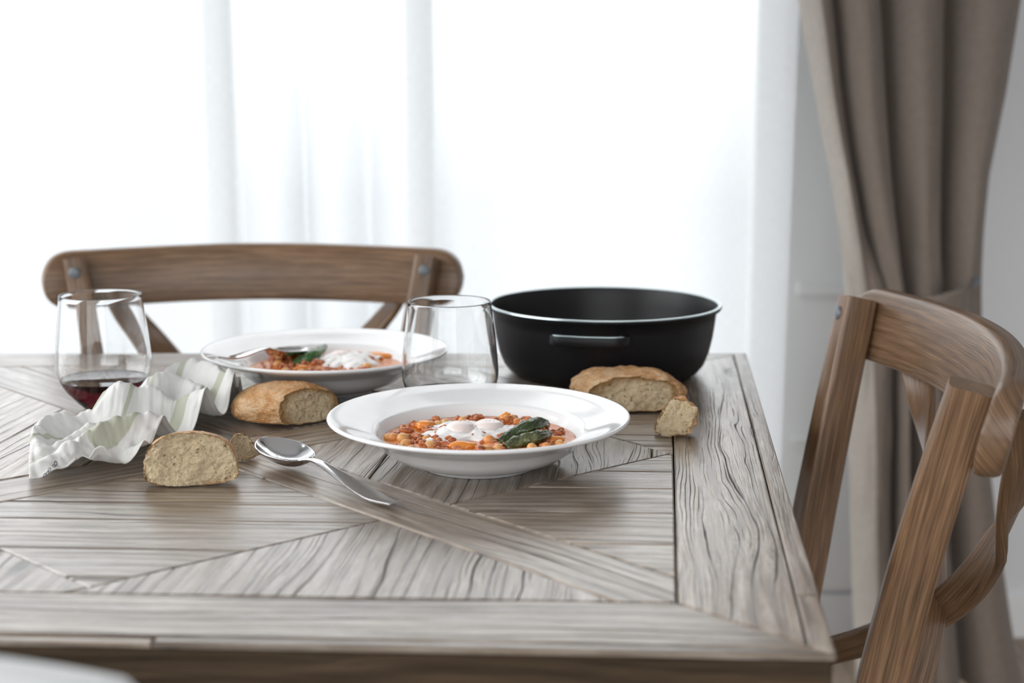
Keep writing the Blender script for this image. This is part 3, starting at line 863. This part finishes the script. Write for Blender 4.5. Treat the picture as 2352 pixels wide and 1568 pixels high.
def egg(B, h, px, py, rx, ry, hz, yolks, label, seed):
    c = at(px, py, B.z-TZ+SZ+.002)-B; base = Vector((B.x+c.x, B.y+c.y, B.z+SZ))
    r = empty('poached_egg', base); tag(r, label, 'egg')
    nr, na = 26, 90; vs, fs = [], []
    for i in range(nr+1):
        for k_ in range(na):
            a = 2*PI*k_/na; q = i/nr
            lob = 1+.16*math.sin(3*a+seed)+.10*math.sin(7*a+2*seed)+.06*math.sin(13*a)
            x, y = rx*q*lob*math.cos(a), ry*q*lob*math.sin(a)
            z = hz*(1-q**2.2)+.0016*fbm(Vector((x*110, y*110, seed)), 4)+.0009*(1 if i < nr else 0)
            if i == nr: z = -.0012
            vs.append((x, y, max(z, -.0015)))
    for i in range(nr):
        for k_ in range(na): fs.append((i*na+k_, i*na+(k_+1) % na, (i+1)*na+(k_+1) % na, (i+1)*na+k_))
    o = mk('egg_white', vs, fs, M['egg_white'], r)
    bm = bmesh.new(); bm.from_mesh(o.data); bmesh.ops.remove_doubles(bm, verts=bm.verts, dist=1e-7); bmesh.ops.recalc_face_normals(bm, faces=bm.faces)
    if sum(f.normal.z for f in bm.faces) < 0: bmesh.ops.reverse_faces(bm, faces=bm.faces)
    bm.to_mesh(o.data); bm.free()
    for (dx, dy, s, sz) in yolks:
        bm = bmesh.new(); bmesh.ops.create_icosphere(bm, subdivisions=4, radius=1)
        for v in bm.verts: v.co = Vector((v.co.x*s, v.co.y*s*1.1, v.co.z*sz))*(1+.03*fbm(v.co*2+Vector((dx*99, 0, 0)), 2))
        y = from_bm('yolk', bm, M['yolk'], r); y.location = (dx, dy, hz*.75)
    bm = bmesh.new(); rnd = random.Random(seed)
    for _ in range(26):
        dx, dy, s, sz = rnd.choice(yolks); a = rnd.uniform(0, 6.28); q = rnd.uniform(0, .85)
        x, y = dx+s*q*math.cos(a), dy+s*1.1*q*math.sin(a); z = hz*.75+sz*math.sqrt(1-q*q)
        bmesh.ops.create_icosphere(bm, subdivisions=1, radius=rnd.uniform(.00015, .00038), matrix=Matrix.Translation((x, y, z)))
    o = from_bm('paprika_flecks', bm, M['pepper_flake'], r); o['kind'] = 'stuff'
    return r
def leaf(name, B, pts, width, mat, label, cat, seed, fold=1.0, tube=2.2, stem=True):
    """wilted leaf folded over itself: pts = (px,py,z) along the midrib, widths across, curled as a loose tube"""
    P3 = [Vector((*(at(px, py, B.z-TZ+SZ+z)[:2]), B.z+SZ+z)) for px, py, z in pts]
    c0 = P3[0]; r = empty(name, c0); tag(r, label, cat)
    path = [Vector(p)-c0 for p in cr_spline([tuple(p) for p in P3], 26)]; P, UV = [], []
    for i, p in enumerate(path):
        t = (path[min(i+1, 25)]-path[max(i-1, 0)]).normalized(); side = t.cross(Vector((0, 0, 1))).normalized(); up = side.cross(t)
        q = i/25; w = width*(math.sin(PI*min(1, q*.85+.10))**.7); row, ur = [], []
        for j in range(21):
            a = (j/20-.5)*2*tube
            rad = w*(1+.22*fbm(Vector((q*5, a*1.2, seed)), 3))
            row.append(p+side*(math.sin(a)*rad)+up*(math.cos(a)*rad*.8*fold+.0015*fbm(Vector((q*14, a*4, seed+5)), 3))); ur.append((q, j/20))
        P.append(row); UV.append(ur)
    grid('leaf_blade', P, mat, r, uv=UV, thick=.0009)
    if stem:
        d = (path[0]-path[3]).normalized()
        sweep('leaf_stem', [path[2]+Vector((0, 0, .001)), path[0], path[0]+d*.008+Vector((0, 0, -.001))], rrect(.004, .003, .0012), M['stemgreen'], r)
    return r

ORD = 'leftmost,second,third,fourth,fifth,sixth,seventh,eighth,ninth,tenth,eleventh,twelfth,thirteenth,fourteenth,fifteenth,sixteenth,seventeenth,eighteenth,nineteenth,twentieth,twenty-first,twenty-second,twenty-third'.split(',')
def name_peas(L, which):
    for i, o in enumerate(sorted(L, key=lambda o: o.location.x/o.location.y)):
        o['label'] = ('%s orange chickpea in the stew of the %s bowl' % (ORD[i], which)) if i == 0 else ('%s orange chickpea from the left in the stew of the %s bowl' % (ORD[i], which))
PN, PF = [], []
hN = make_stew(NB, 'tomato and chickpea stew filling the middle soup bowl', 1, [(930, 1010, .014, 60), (1000, 1018, .02, 60), (1075, 958, .012, 40), (1180, 965, .012, 45), (1130, 1018, .018, 60), (1240, 1010, .016, 60), (960, 985, .014, 40), (1175, 995, .01, 30), (1285, 1000, .008, 25)])
egg(NB, hN, 1083, 989, .049, .036, .0066, [(-.010, -.005, .0138, .0074), (.0155, .003, .0145, .0070)], 'poached egg with two yolk domes in the stew of the middle bowl', 2)
for (px, py, s) in ((903, 998, .0052), (925, 1002, .0058), (931, 1012, .0050), (890, 997, .0048), (978, 1000, .0040), (988, 1016, .0058), (917, 1022, .0045),
                    (1006, 968, .0050), (1022, 962, .0042), (1175, 958, .0052), (1187, 963, .0048), (1203, 966, .0050), (1160, 962, .0045), (1170, 988, .0042), (1123, 1008, .0056),
                    (1143, 1022, .0048), (1118, 1026, .0052), (1222, 1025, .0048), (1255, 1020, .0050), (1285, 1012, .0048), (1062, 957, .0042), (1160, 1000, .0040), (945, 1024, .0048)):
    PN.append(pea(NB, hN, px, py, s, '', 'chickpeas in the middle bowl'))
name_peas(PN, 'middle')
blob_thing('carrot_piece', M['carrot'], NB, hN, 976, 975, (.0092, .0075, .0042), 'rounded orange carrot slice left of the poached egg in the middle bowl', 'carrot', rot=.3)
blob_thing('carrot_piece', M['carrot'], NB, hN, 1060, 1020, (.0135, .0065, .0044), 'long orange carrot piece at the near edge of the middle bowl', 'carrot', rot=-.12)
blob_thing('carrot_piece', M['carrot'], NB, hN, 1272, 1004, (.0100, .006, .0036), 'orange carrot piece right of the dark leaf in the middle bowl', 'carrot', rot=.1)
blob_thing('carrot_piece', M['carrot'], NB, hN, 1163, 960, (.0072, .006, .0058), 'orange carrot cube behind the poached egg in the middle bowl', 'carrot', rot=.5)
leaf('wilted_leaf', NB, [(1146, 1016, .001), (1180, 998, .005), (1212, 981, .011), (1240, 972, .011), (1258, 976, .005)], .0076, M['leaf'], 'dark green wilted leaf folded over in the middle bowl', 'leaf', 3, tube=2.3)
leaf('wilted_leaf', NB, [(1160, 1028, .001), (1195, 1016, .003), (1232, 1006, .006), (1262, 994, .006)], .0082, M['leaf3'], 'smaller olive green wilted leaf in front, at the near side of the middle bowl', 'leaf', 8, tube=2.0, stem=False)

hF = make_stew(FB, 'half eaten chickpea stew in the farther soup bowl', 4, [(640, 838, .016, 60), (680, 848, .018, 60), (740, 850, .018, 55), (800, 850, .016, 40), (860, 815, .014, 30)])
egg(FB, hF, 795, 828, .040, .040, .0095, [(-.006, .004, .013, .006)], 'white poached egg spread over the stew of the farther bowl', 5)
for (px, py, s) in ((843, 838, .0064), (818, 848, .0052), (655, 846, .005), (640, 832, .0058), (690, 850, .0055), (765, 852, .005), (730, 846, .0048), (800, 806, .0048), (825, 808, .0045)):
    PF.append(pea(FB, hF, px, py, s, '', 'chickpeas in the farther bowl'))
name_peas(PF, 'farther')
blob_thing('carrot_piece', M['carrot'], FB, hF, 870, 812, (.020, .008, .0035), 'long orange carrot strip behind the egg in the farther bowl', 'carrot', rot=-.3)
blob_thing('carrot_piece', M['carrot'], FB, hF, 692, 846, (.009, .006, .005), 'orange carrot lump at the near edge of the farther bowl', 'carrot', rot=.4)
leaf('pepper_leaf', FB, [(672, 836, .003), (700, 826, .006), (728, 810, .010), (748, 795, .012)], .0072, M['leaf2'], 'bright green leaf lying between spoon and egg in the farther bowl', 'leaf', 6, tube=2.0)

# ------------------------------------------------------------------ spoons
def spoon(tip, end, length, label, z_tip=.017, roll=0.0, base=TZ, pitch=0.0):
    """spoon along +x from handle end (x=0) to bowl tip"""
    Ls = length; r = empty('spoon', (end.x, end.y, base)); d = Vector((tip.x-end.x, tip.y-end.y)); 
    prof = [(0, .0042, .006), (.03, .0030, .0092), (.06, .0062, .0080), (.09, .0115, .0056), (.112, .0150, .0042), (.122, .0155, .0038), (.131, .0145, .0056), (.143, .0142, .0150), (.158, .0150, .0212), (.174, .0162, .0234), (.190, .0178, .0206), (.203, .0194, .0120), (.2095, .0200, .003)]
    sp_ = cr_spline([(a, b, c) for a, b, c in prof], 90); P = []
    for (x, z, w) in sp_:
        s = x/.21*Ls; w = max(w, .0006)
        bowl_ = max(0, 1-((x-.1715)/.038)**2) if x > .1335 else 0
        dep = .0128*bowl_**.75
        row = []
        for j in range(17):
            q = -1+j/8; a = math.sin(q*PI/2)
            crown = .0009*(1-a*a) if x < .137 else 0
            row.append(Vector((s, a*w, z-dep*(1-abs(a)**2.2)+crown)))
        P.append(row)
    o = grid('spoon_body', P, M['steel'], None, thick=.0017, offset=-1, subsurf=1)
    return r, o, d
def place_spoon(tip, end, length, label, base, pitch=0.0, roll=0.0):
    r, o, d = spoon(tip, end, length, label, base=base)
    bpy.data.objects.remove(r); o.name = 'spoon'; o.data.name = 'spoon'
    o.location = (end.x, end.y, base); o.rotation_mode = 'XYZ'
    o.rotation_euler = (roll, pitch, math.atan2(d.y, d.x))
    return tag(o, label, 'spoon', 'steel tablespoons')
e_ = at(910, 1160, .004); t_ = at(604, 1014, .0165)
place_spoon(t_, e_, (Vector(t_[:2])-Vector(e_[:2])).length, 'polished steel tablespoon lying on the table in front of the middle bowl', TZ+.0004)
e_ = at(487, 836, .058); t_ = at(694, 808, .034)
place_spoon(t_, e_, (Vector(t_[:2])-Vector(e_[:2])).length, 'steel spoon resting in the farther bowl with its handle over the rim', FB.z+.0565, pitch=math.radians(11.3))

# ------------------------------------------------------------------ stemless glasses and wine
GO = [(.0, .0), (.019, .0), (.0215, .0008), (.026, .0045), (.0335, .0125), (.0415, .0225), (.0472, .0345), (.0495, .046), (.0490, .060), (.0472, .080), (.0446, .100), (.0422, .1205)]
GI = [(.0411, .1205), (.0435, .100), (.0461, .080), (.0479, .060), (.0484, .046), (.0461, .0350), (.0403, .0238), (.0320, .0145), (.022, .0075), (.010, .0052), (.0, .005)]
def smooth_prof(p, n): return [(max(0, a), b) for a, b in cr_spline(p, n)]
def glass(loc, label):
    p = smooth_prof(GO, 50)+[(.0420, .1213), (.0417, .1215), (.0413, .1213)]+smooth_prof(GI, 46)
    p[0] = (0, 0); p[-1] = (0, .005)
    o = lathe('wine_glass', p, M['glass'], None, loc, seg=96); return tag(o, label, 'glass', 'stemless wine glasses')
def wine(loc, lvl, mat, label, name='red_wine'):
    inner = smooth_prof(GI, 46)[::-1]; p = [(max(0, r+.00025), z-.0002) for r, z in inner if z < lvl]
    p[0] = (0, p[0][1])
    r1 = p[-1][0]; r2 = r1
    for (ra, za), (rb_, zb) in zip(inner, inner[1:]):
        if za <= lvl <= zb: r2 = ra+(rb_-ra)*(lvl-za)/(zb-za)+.00025
    p += [(r2, lvl), (r2-.0012, lvl-.0004), (0, lvl-.0005)]
    o = lathe(name, p, mat, None, loc, seg=96); return tag(o, label, 'wine')
GL = Vector((-.432, 1.515, TZ+.0003)); GR = Vector((-.0635, 1.468, TZ+.0003))
glass(GL, 'stemless wine glass holding red wine at the left of the napkin')
wine(GL, .0318, M['wine'], 'dark red wine filling the bottom of the left stemless glass')
glass(GR, 'stemless wine glass standing between the two bowls and the pot')
wine(GR, .0275, M['wine'], 'shallow red wine in the stemless glass beside the pot')

# ------------------------------------------------------------------ pot
PC = Vector((.109, 1.708, TZ+.0002))
def make_pot():
    r = empty('cooking_pot', PC); tag(r, 'wide black cooking pot with side handles at the back of the table', 'pot')
    outer = [(0, .0), (.098, .0), (.106, .0015), (.113, .006), (.119, .014), (.1245, .028), (.1285, .046), (.1310, .064), (.1322, .0755), (.1370, .0785), (.1384, .0808), (.1384, .0826)]
    rim = [(.1384, .0826), (.1380, .0837), (.1344, .0837), (.1338, .0828)]
    inner = [(.1355, .0838), (.1338, .0828), (.1322, .078), (.1295, .062), (.1265, .044), (.1215, .024), (.113, .010), (.100, .006), (0, .0055)]
    lathe('pot_body', outer, M['pot'], r, seg=128); autosmooth(lathe('pot_rim', rim, M['rim_metal'], r, seg=128), 25)
    lathe('pot_lining', inner[1:], M['pot_in'], r, seg=128)
    for s, a0 in ((1, math.radians(-91-9)), (-1, math.radians(89-9))):
        # handle: two lugs and a bar, swept as one bracket around the wall
        hw = .0262; pts = []
        n = 24
        for i in range(n+1):
            t = -1+2*i/n; a = a0+t*.285
            e = abs(t); rr = .1374+.0162*(1-max(0, (e-.70)/.30)**2.2)
            pts.append((rr*math.cos(a), rr*math.sin(a), .0632))
        hd_ = sweep('pot_handle', pts, rrect(.0125, .0105, .0012, 2), M['pot'], r)
        sweep('handle_glint', [(a, b, c+.0056) for a, b, c in pts[2:-2]], rrect(.0105, .0010, .0003, 1), M['rim_metal'], hd_)  # bright strip added to imitate the reflection along the handle's top
make_pot()

# ------------------------------------------------------------------ bread
def bread(name, loc, radii, rz, cuts, label, seed, lump=.05, crumbamp=.003, sub=6, squash=.55, group=None, tilt=(0, 0)):
    """loaf torn open: cuts = list of (normal, distance) planes in loaf space; crust and crumb are parts"""
    r = empty(name, loc, rz); r.rotation_euler = (tilt[0], tilt[1], rz); tag(r, label, 'bread', group)
    bm = bmesh.new(); bmesh.ops.create_icosphere(bm, subdivisions=sub, radius=1)
    A, B, C = radii; flag = {}; rimv = {}
    off_ = Vector((seed*7.3, seed*1.7, 0))
    for v in bm.verts:
        c = v.co.normalized()
        d = 1+lump*fbm(c*1.6+off_, 4)
        e = 2.35; den = (abs(c.x)**e+abs(c.y)**e+abs(c.z)**e)**(1/e); c = c/den
        p = Vector((c.x*A, c.y*B, c.z*C))*d
        if p.z < 0: p.z = -C*squash*min(1.0, abs(p.z)/C)**.55
        p += c*.0007*fbm(c*9+off_, 3)
        fl = None
        for q, (nn, dist) in enumerate(cuts):
            nn = Vector(nn).normalized()
            s = p.dot(nn)-dist-.0035*fbm(p*38+off_*(q+1), 3)
            if s > 0:
                p = p-nn*s; fl = nn; rimv[v.index] = max(rimv.get(v.index, 0), s)
        flag[v] = (fl, p)
    bm.verts.index_update(); bm.verts.ensure_lookup_table()
    crumbf = [f for f in bm.faces if all(flag[v][0] is not None for v in f.verts)]
    cs = set(crumbf)
    for v in bm.verts:
        fl, p = flag[v]
        if fl is not None and all(f in cs for f in v.link_faces):
            n1 = fbm(p*95+off_, 4); n2 = fbm(p*260+off_, 3); n3 = fbm(p*42+off_, 2)
            n4 = abs(fbm(p*420+off_, 2)); p = p+fl*(crumbamp*(.34*n1+.36*n2+.40*n3-.28*n4)-.0010)
        v.co = p
    zmin = min(v.co.z for v in bm.verts)
    for v in bm.verts: v.co.z -= zmin
    rims = {tuple(round(q, 7) for q in v.co): rimv.get(v.index, 0) for v in bm.verts}
    b2 = bm.copy()
    bm.faces.ensure_lookup_table(); b2.faces.ensure_lookup_table()
    idx = {f.index for f in crumbf}
    bmesh.ops.delete(bm, geom=[f for f in bm.faces if f.index in idx], context='FACES')
    bmesh.ops.delete(b2, geom=[f for f in b2.faces if f.index not in idx], context='FACES')
    lay = b2.verts.layers.float.new('rim')
    for v in b2.verts: v[lay] = max(0.0, 1-rims.get(tuple(round(q, 7) for q in v.co), 0)/(.021 if A > .03 else .0035))
    from_bm('crust', bm, M['crust'], r); from_bm('crumb', b2, M['crumb'], r)
    return r
G = 'torn bread pieces'
p = at(436, 1120); bread('bread_half', (p.x, p.y+.006, TZ+.0003), (.0400, .040, .0318), math.radians(4), [((.03, -1, .06), .002)], 'half bread roll with its cut face to the camera, front left', 1, lump=.05, sub=7, squash=.42, group=G)
p = at(560, 1060); bread('bread_chunk', (p.x+.001, p.y+.004, TZ+.0003), (.0140, .015, .0135), .3, [((.35, -.95, .30), -.001), ((.8, -.1, .6), .006)], 'small torn bread chunk behind the front left half roll', 2, lump=.22, crumbamp=.006, sub=5, squash=.6, group=G)
p = at(655, 968); bread('bread_half', (p.x, p.y+.004, TZ+.0003), (.055, .036, .0265), math.radians(-10), [((.74, -.66, .10), .028)], 'torn floury bread roll between napkin and middle bowl, crumb facing right', 3, lump=.05, crumbamp=.005, sub=7, squash=.45, group=G)
p = at(1442, 948); bread('bread_half', (p.x, p.y+.032, TZ+.0003), (.0625, .052, .0290), math.radians(-6), [((.22, -1, .14), .033)], 'big torn bread roll right of the middle bowl, in front of the pot', 4, lump=.11, crumbamp=.005, sub=7, squash=.40, group=G)
p = at(1549, 1004); bread('bread_chunk', (p.x, p.y+.008, TZ+.0003), (.0215, .0195, .0225), .2, [((-.55, -.75, .40), .004), ((-.85, .1, .6), .009)], 'small pointed bread chunk near the right table edge', 5, lump=.22, crumbamp=.006, sub=6, squash=.6, group=G)

# ------------------------------------------------------------------ napkin
def make_napkin():
    ridges = [  # (pixel x, pixel y, depth Y, width)
        [(72, 1092, 1.215, .010), (120, 1052, 1.235, .013), (190, 1010, 1.265, .015), (262, 972, 1.285, .016), (345, 956, 1.300, .017), (400, 985, 1.300, .014)],
        [(222, 985, 1.385, .012), (240, 915, 1.395, .014), (282, 889, 1.40, .017), (338, 896, 1.405, .016), (394, 925, 1.405, .014), (435, 908, 1.405, .014), (468, 898, 1.40, .014), (480, 930, 1.392, .010), (477, 985, 1.385, .008)],
        [(325, 890, 1.455, .014), (362, 869, 1.46, .015), (402, 872, 1.465, .014), (455, 893, 1.455, .012)],
        [(362, 878, 1.50, .009), (402, 838, 1.525, .014), (448, 831, 1.525, .016), (500, 850, 1.485, .014), (524, 862, 1.462, .012), (530, 920, 1.45, .009), (526, 968, 1.445, .008)],
        [(200, 962, 1.385, .009), (112, 970, 1.365, .010), (80, 1002, 1.325, .010), (86, 1040, 1.275, .009)],
        [(150, 1092, 1.215, .010), (200, 1042, 1.222, .010), (228, 1033, 1.228, .012), (250, 1052, 1.225, .009), (264, 1080, 1.212, .007)],
        [(270, 1060, 1.262, .009), (320, 1032, 1.262, .010), (380, 1020, 1.262, .010)],
        [(540, 880, 1.495, .010), (585, 893, 1.485, .011), (640, 895, 1.487, .010)],
        [(565, 905, 1.460, .009), (590, 925, 1.448, .008)],
        [(130, 1030, 1.300, .006), (200, 990, 1.325, .007), (260, 985, 1.345, .006)],
    ]
    R = []
    for rg in ridges:
        pts = []
        for px, py, Y, w in rg:
            v = atY(px, py, Y); pts.append((v.x, v.y, max(.002, v.z-TZ), w))
        R.append(cr_spline(pts, len(pts)*4))
    def H(x, y):
        s = 0; hmax = 0
        for pts in R:
            best = 0
            for (ax, ay, ah, aw), (bx, by, bh, bw_) in zip(pts, pts[1:]):
                ex, ey = bx-ax, by-ay; l2 = ex*ex+ey*ey
                t = 0 if l2 < 1e-12 else max(0, min(1, ((x-ax)*ex+(y-ay)*ey)/l2))
                dx, dy = x-ax-ex*t, y-ay-ey*t; w = aw+(bw_-aw)*t; h = ah+(bh-ah)*t
                d = math.hypot(dx, dy*.95)/w
                if d < 3.2:
                    v = h*math.exp(-.70*d**1.6)
                    if v > best: best = v
            s += best**4
        h = s**.25*.97
        rb = math.hypot(x-FB.x, y-FB.y)
        under = lerp_tab([(.055, .0025), (.062, .005), (.078, .0108), (.0895, .019), (.0965, .026), (.103, .0295), (.12, .037), (.1345, .043), (.150, .20)], rb)
        n = (1-2*abs(fbm(Vector((x*24, y*30, 2)), 3)))*.0042+fbm(Vector((x*45, y*40, 2)), 4)*.003+(1-2*abs(fbm(Vector((x*75+y*30, y*60, 5)), 2)))*.0011
        return max(.0012, min(h+.0025+n*(.5+min(1, h/.02)), under-.001))
    # outline (on the table) as four sides
    fr_ = [(66, 1122), (150, 1106), (190, 1092), (220, 1098), (262, 1096), (330, 1078), (400, 1040), (470, 996), (524, 972), (548, 946), (572, 925)]
    bk_ = [(84, 1012), (120, 986), (190, 985), (240, 985), (290, 962), (335, 925), (385, 893), (450, 880), (520, 873), (560, 872), (600, 874)]
    lf_ = [(66, 1122), (64, 1090), (70, 1050), (84, 1012)]; rt_ = [(572, 925), (590, 908), (600, 890), (600, 874)]
    n, m = 170, 110
    S = lambda l, k_: [Vector(q) for q in cr_spline([tuple(at(a, b)[:2]) for a, b in l], k_)]
    f_, b_, l_, r_2 = S(fr_, n+1), S(bk_, n+1), S(lf_, m+1), S(rt_, m+1)
    P, UV = [], []; c0 = at(300, 1020)
    for i in range(n+1):
        u = i/n; row, ur = [], []
        for j in range(m+1):
            v = j/m
            p = f_[i]*(1-v)+b_[i]*v+l_[j]*(1-u)+r_2[j]*u-(l_[0]*(1-u)*(1-v)+r_2[0]*u*(1-v)+l_[m]*(1-u)*v+r_2[m]*u*v)
            h = H(p.x, p.y)
            edge = min(u, 1-u)*n/6; ev = min(v, 1-v)*m/6
            hem = .0012 if min(edge, ev) < .5 else 0
            row.append(Vector((p.x+.12*h, p.y-.42*max(0, h-.010), TZ+.0012+h+hem))-c0); ur.append((u*.42, v))
        P.append(row); UV.append(ur)
    root = empty('napkin', c0)
    tag(root, 'crumpled white cotton napkin with sage green bands left of the bowls', 'napkin')
    grid('napkin_cloth', P, M['napkin'], root, uv=UV, thick=.0011, offset=0, subsurf=1)
    # printed row of rings and small strokes along the near corner
    bm = bmesh.new()
    def surf(i, j):
        return P[min(max(i, 0), n)][min(max(j, 0), m)]
    def ground(px, py):
        best = None
        for i in range(0, 50):
            for j in range(0, 60):
                w = P[i][j]+c0; d = w-Vector(cam.location)
                b = math.atan2(-d.z, d.y)-TH; qx = CX+F*d.x/(d.y*math.cos(TH)-d.z*math.sin(TH)); qy = CY+F*math.tan(b)
                e = (qx-px)**2+(qy-py)**2
                if best is None or e < best[0]: best = (e, i, j)
        return best[1], best[2]
    for (px, py) in ((128, 1066), (122, 1073), (116, 1080), (110, 1087), (104, 1094)):
        i, j = ground(px, py); p0 = surf(i, j); ex = (surf(i+2, j)-surf(i-2, j)).normalized(); ey = (surf(i, j+2)-surf(i, j-2)).normalized(); nn = ex.cross(ey).normalized()
        if nn.z < 0: nn = -nn
        ring = []
        for k_ in range(16):
            a = 2*PI*k_/16
            ring.append([bm.verts.new(p0+ex*(q*math.cos(a))+ey*(q*1.5*math.sin(a))+nn*.0011) for q in (.0010, .0016)])
        for k_ in range(16):
            a, b = ring[k_], ring[(k_+1) % 16]; bm.faces.new((a[0], a[1], b[1], b[0]))
    from_bm('printed_rings', bm, M['print'], root, smooth=False)
make_napkin()
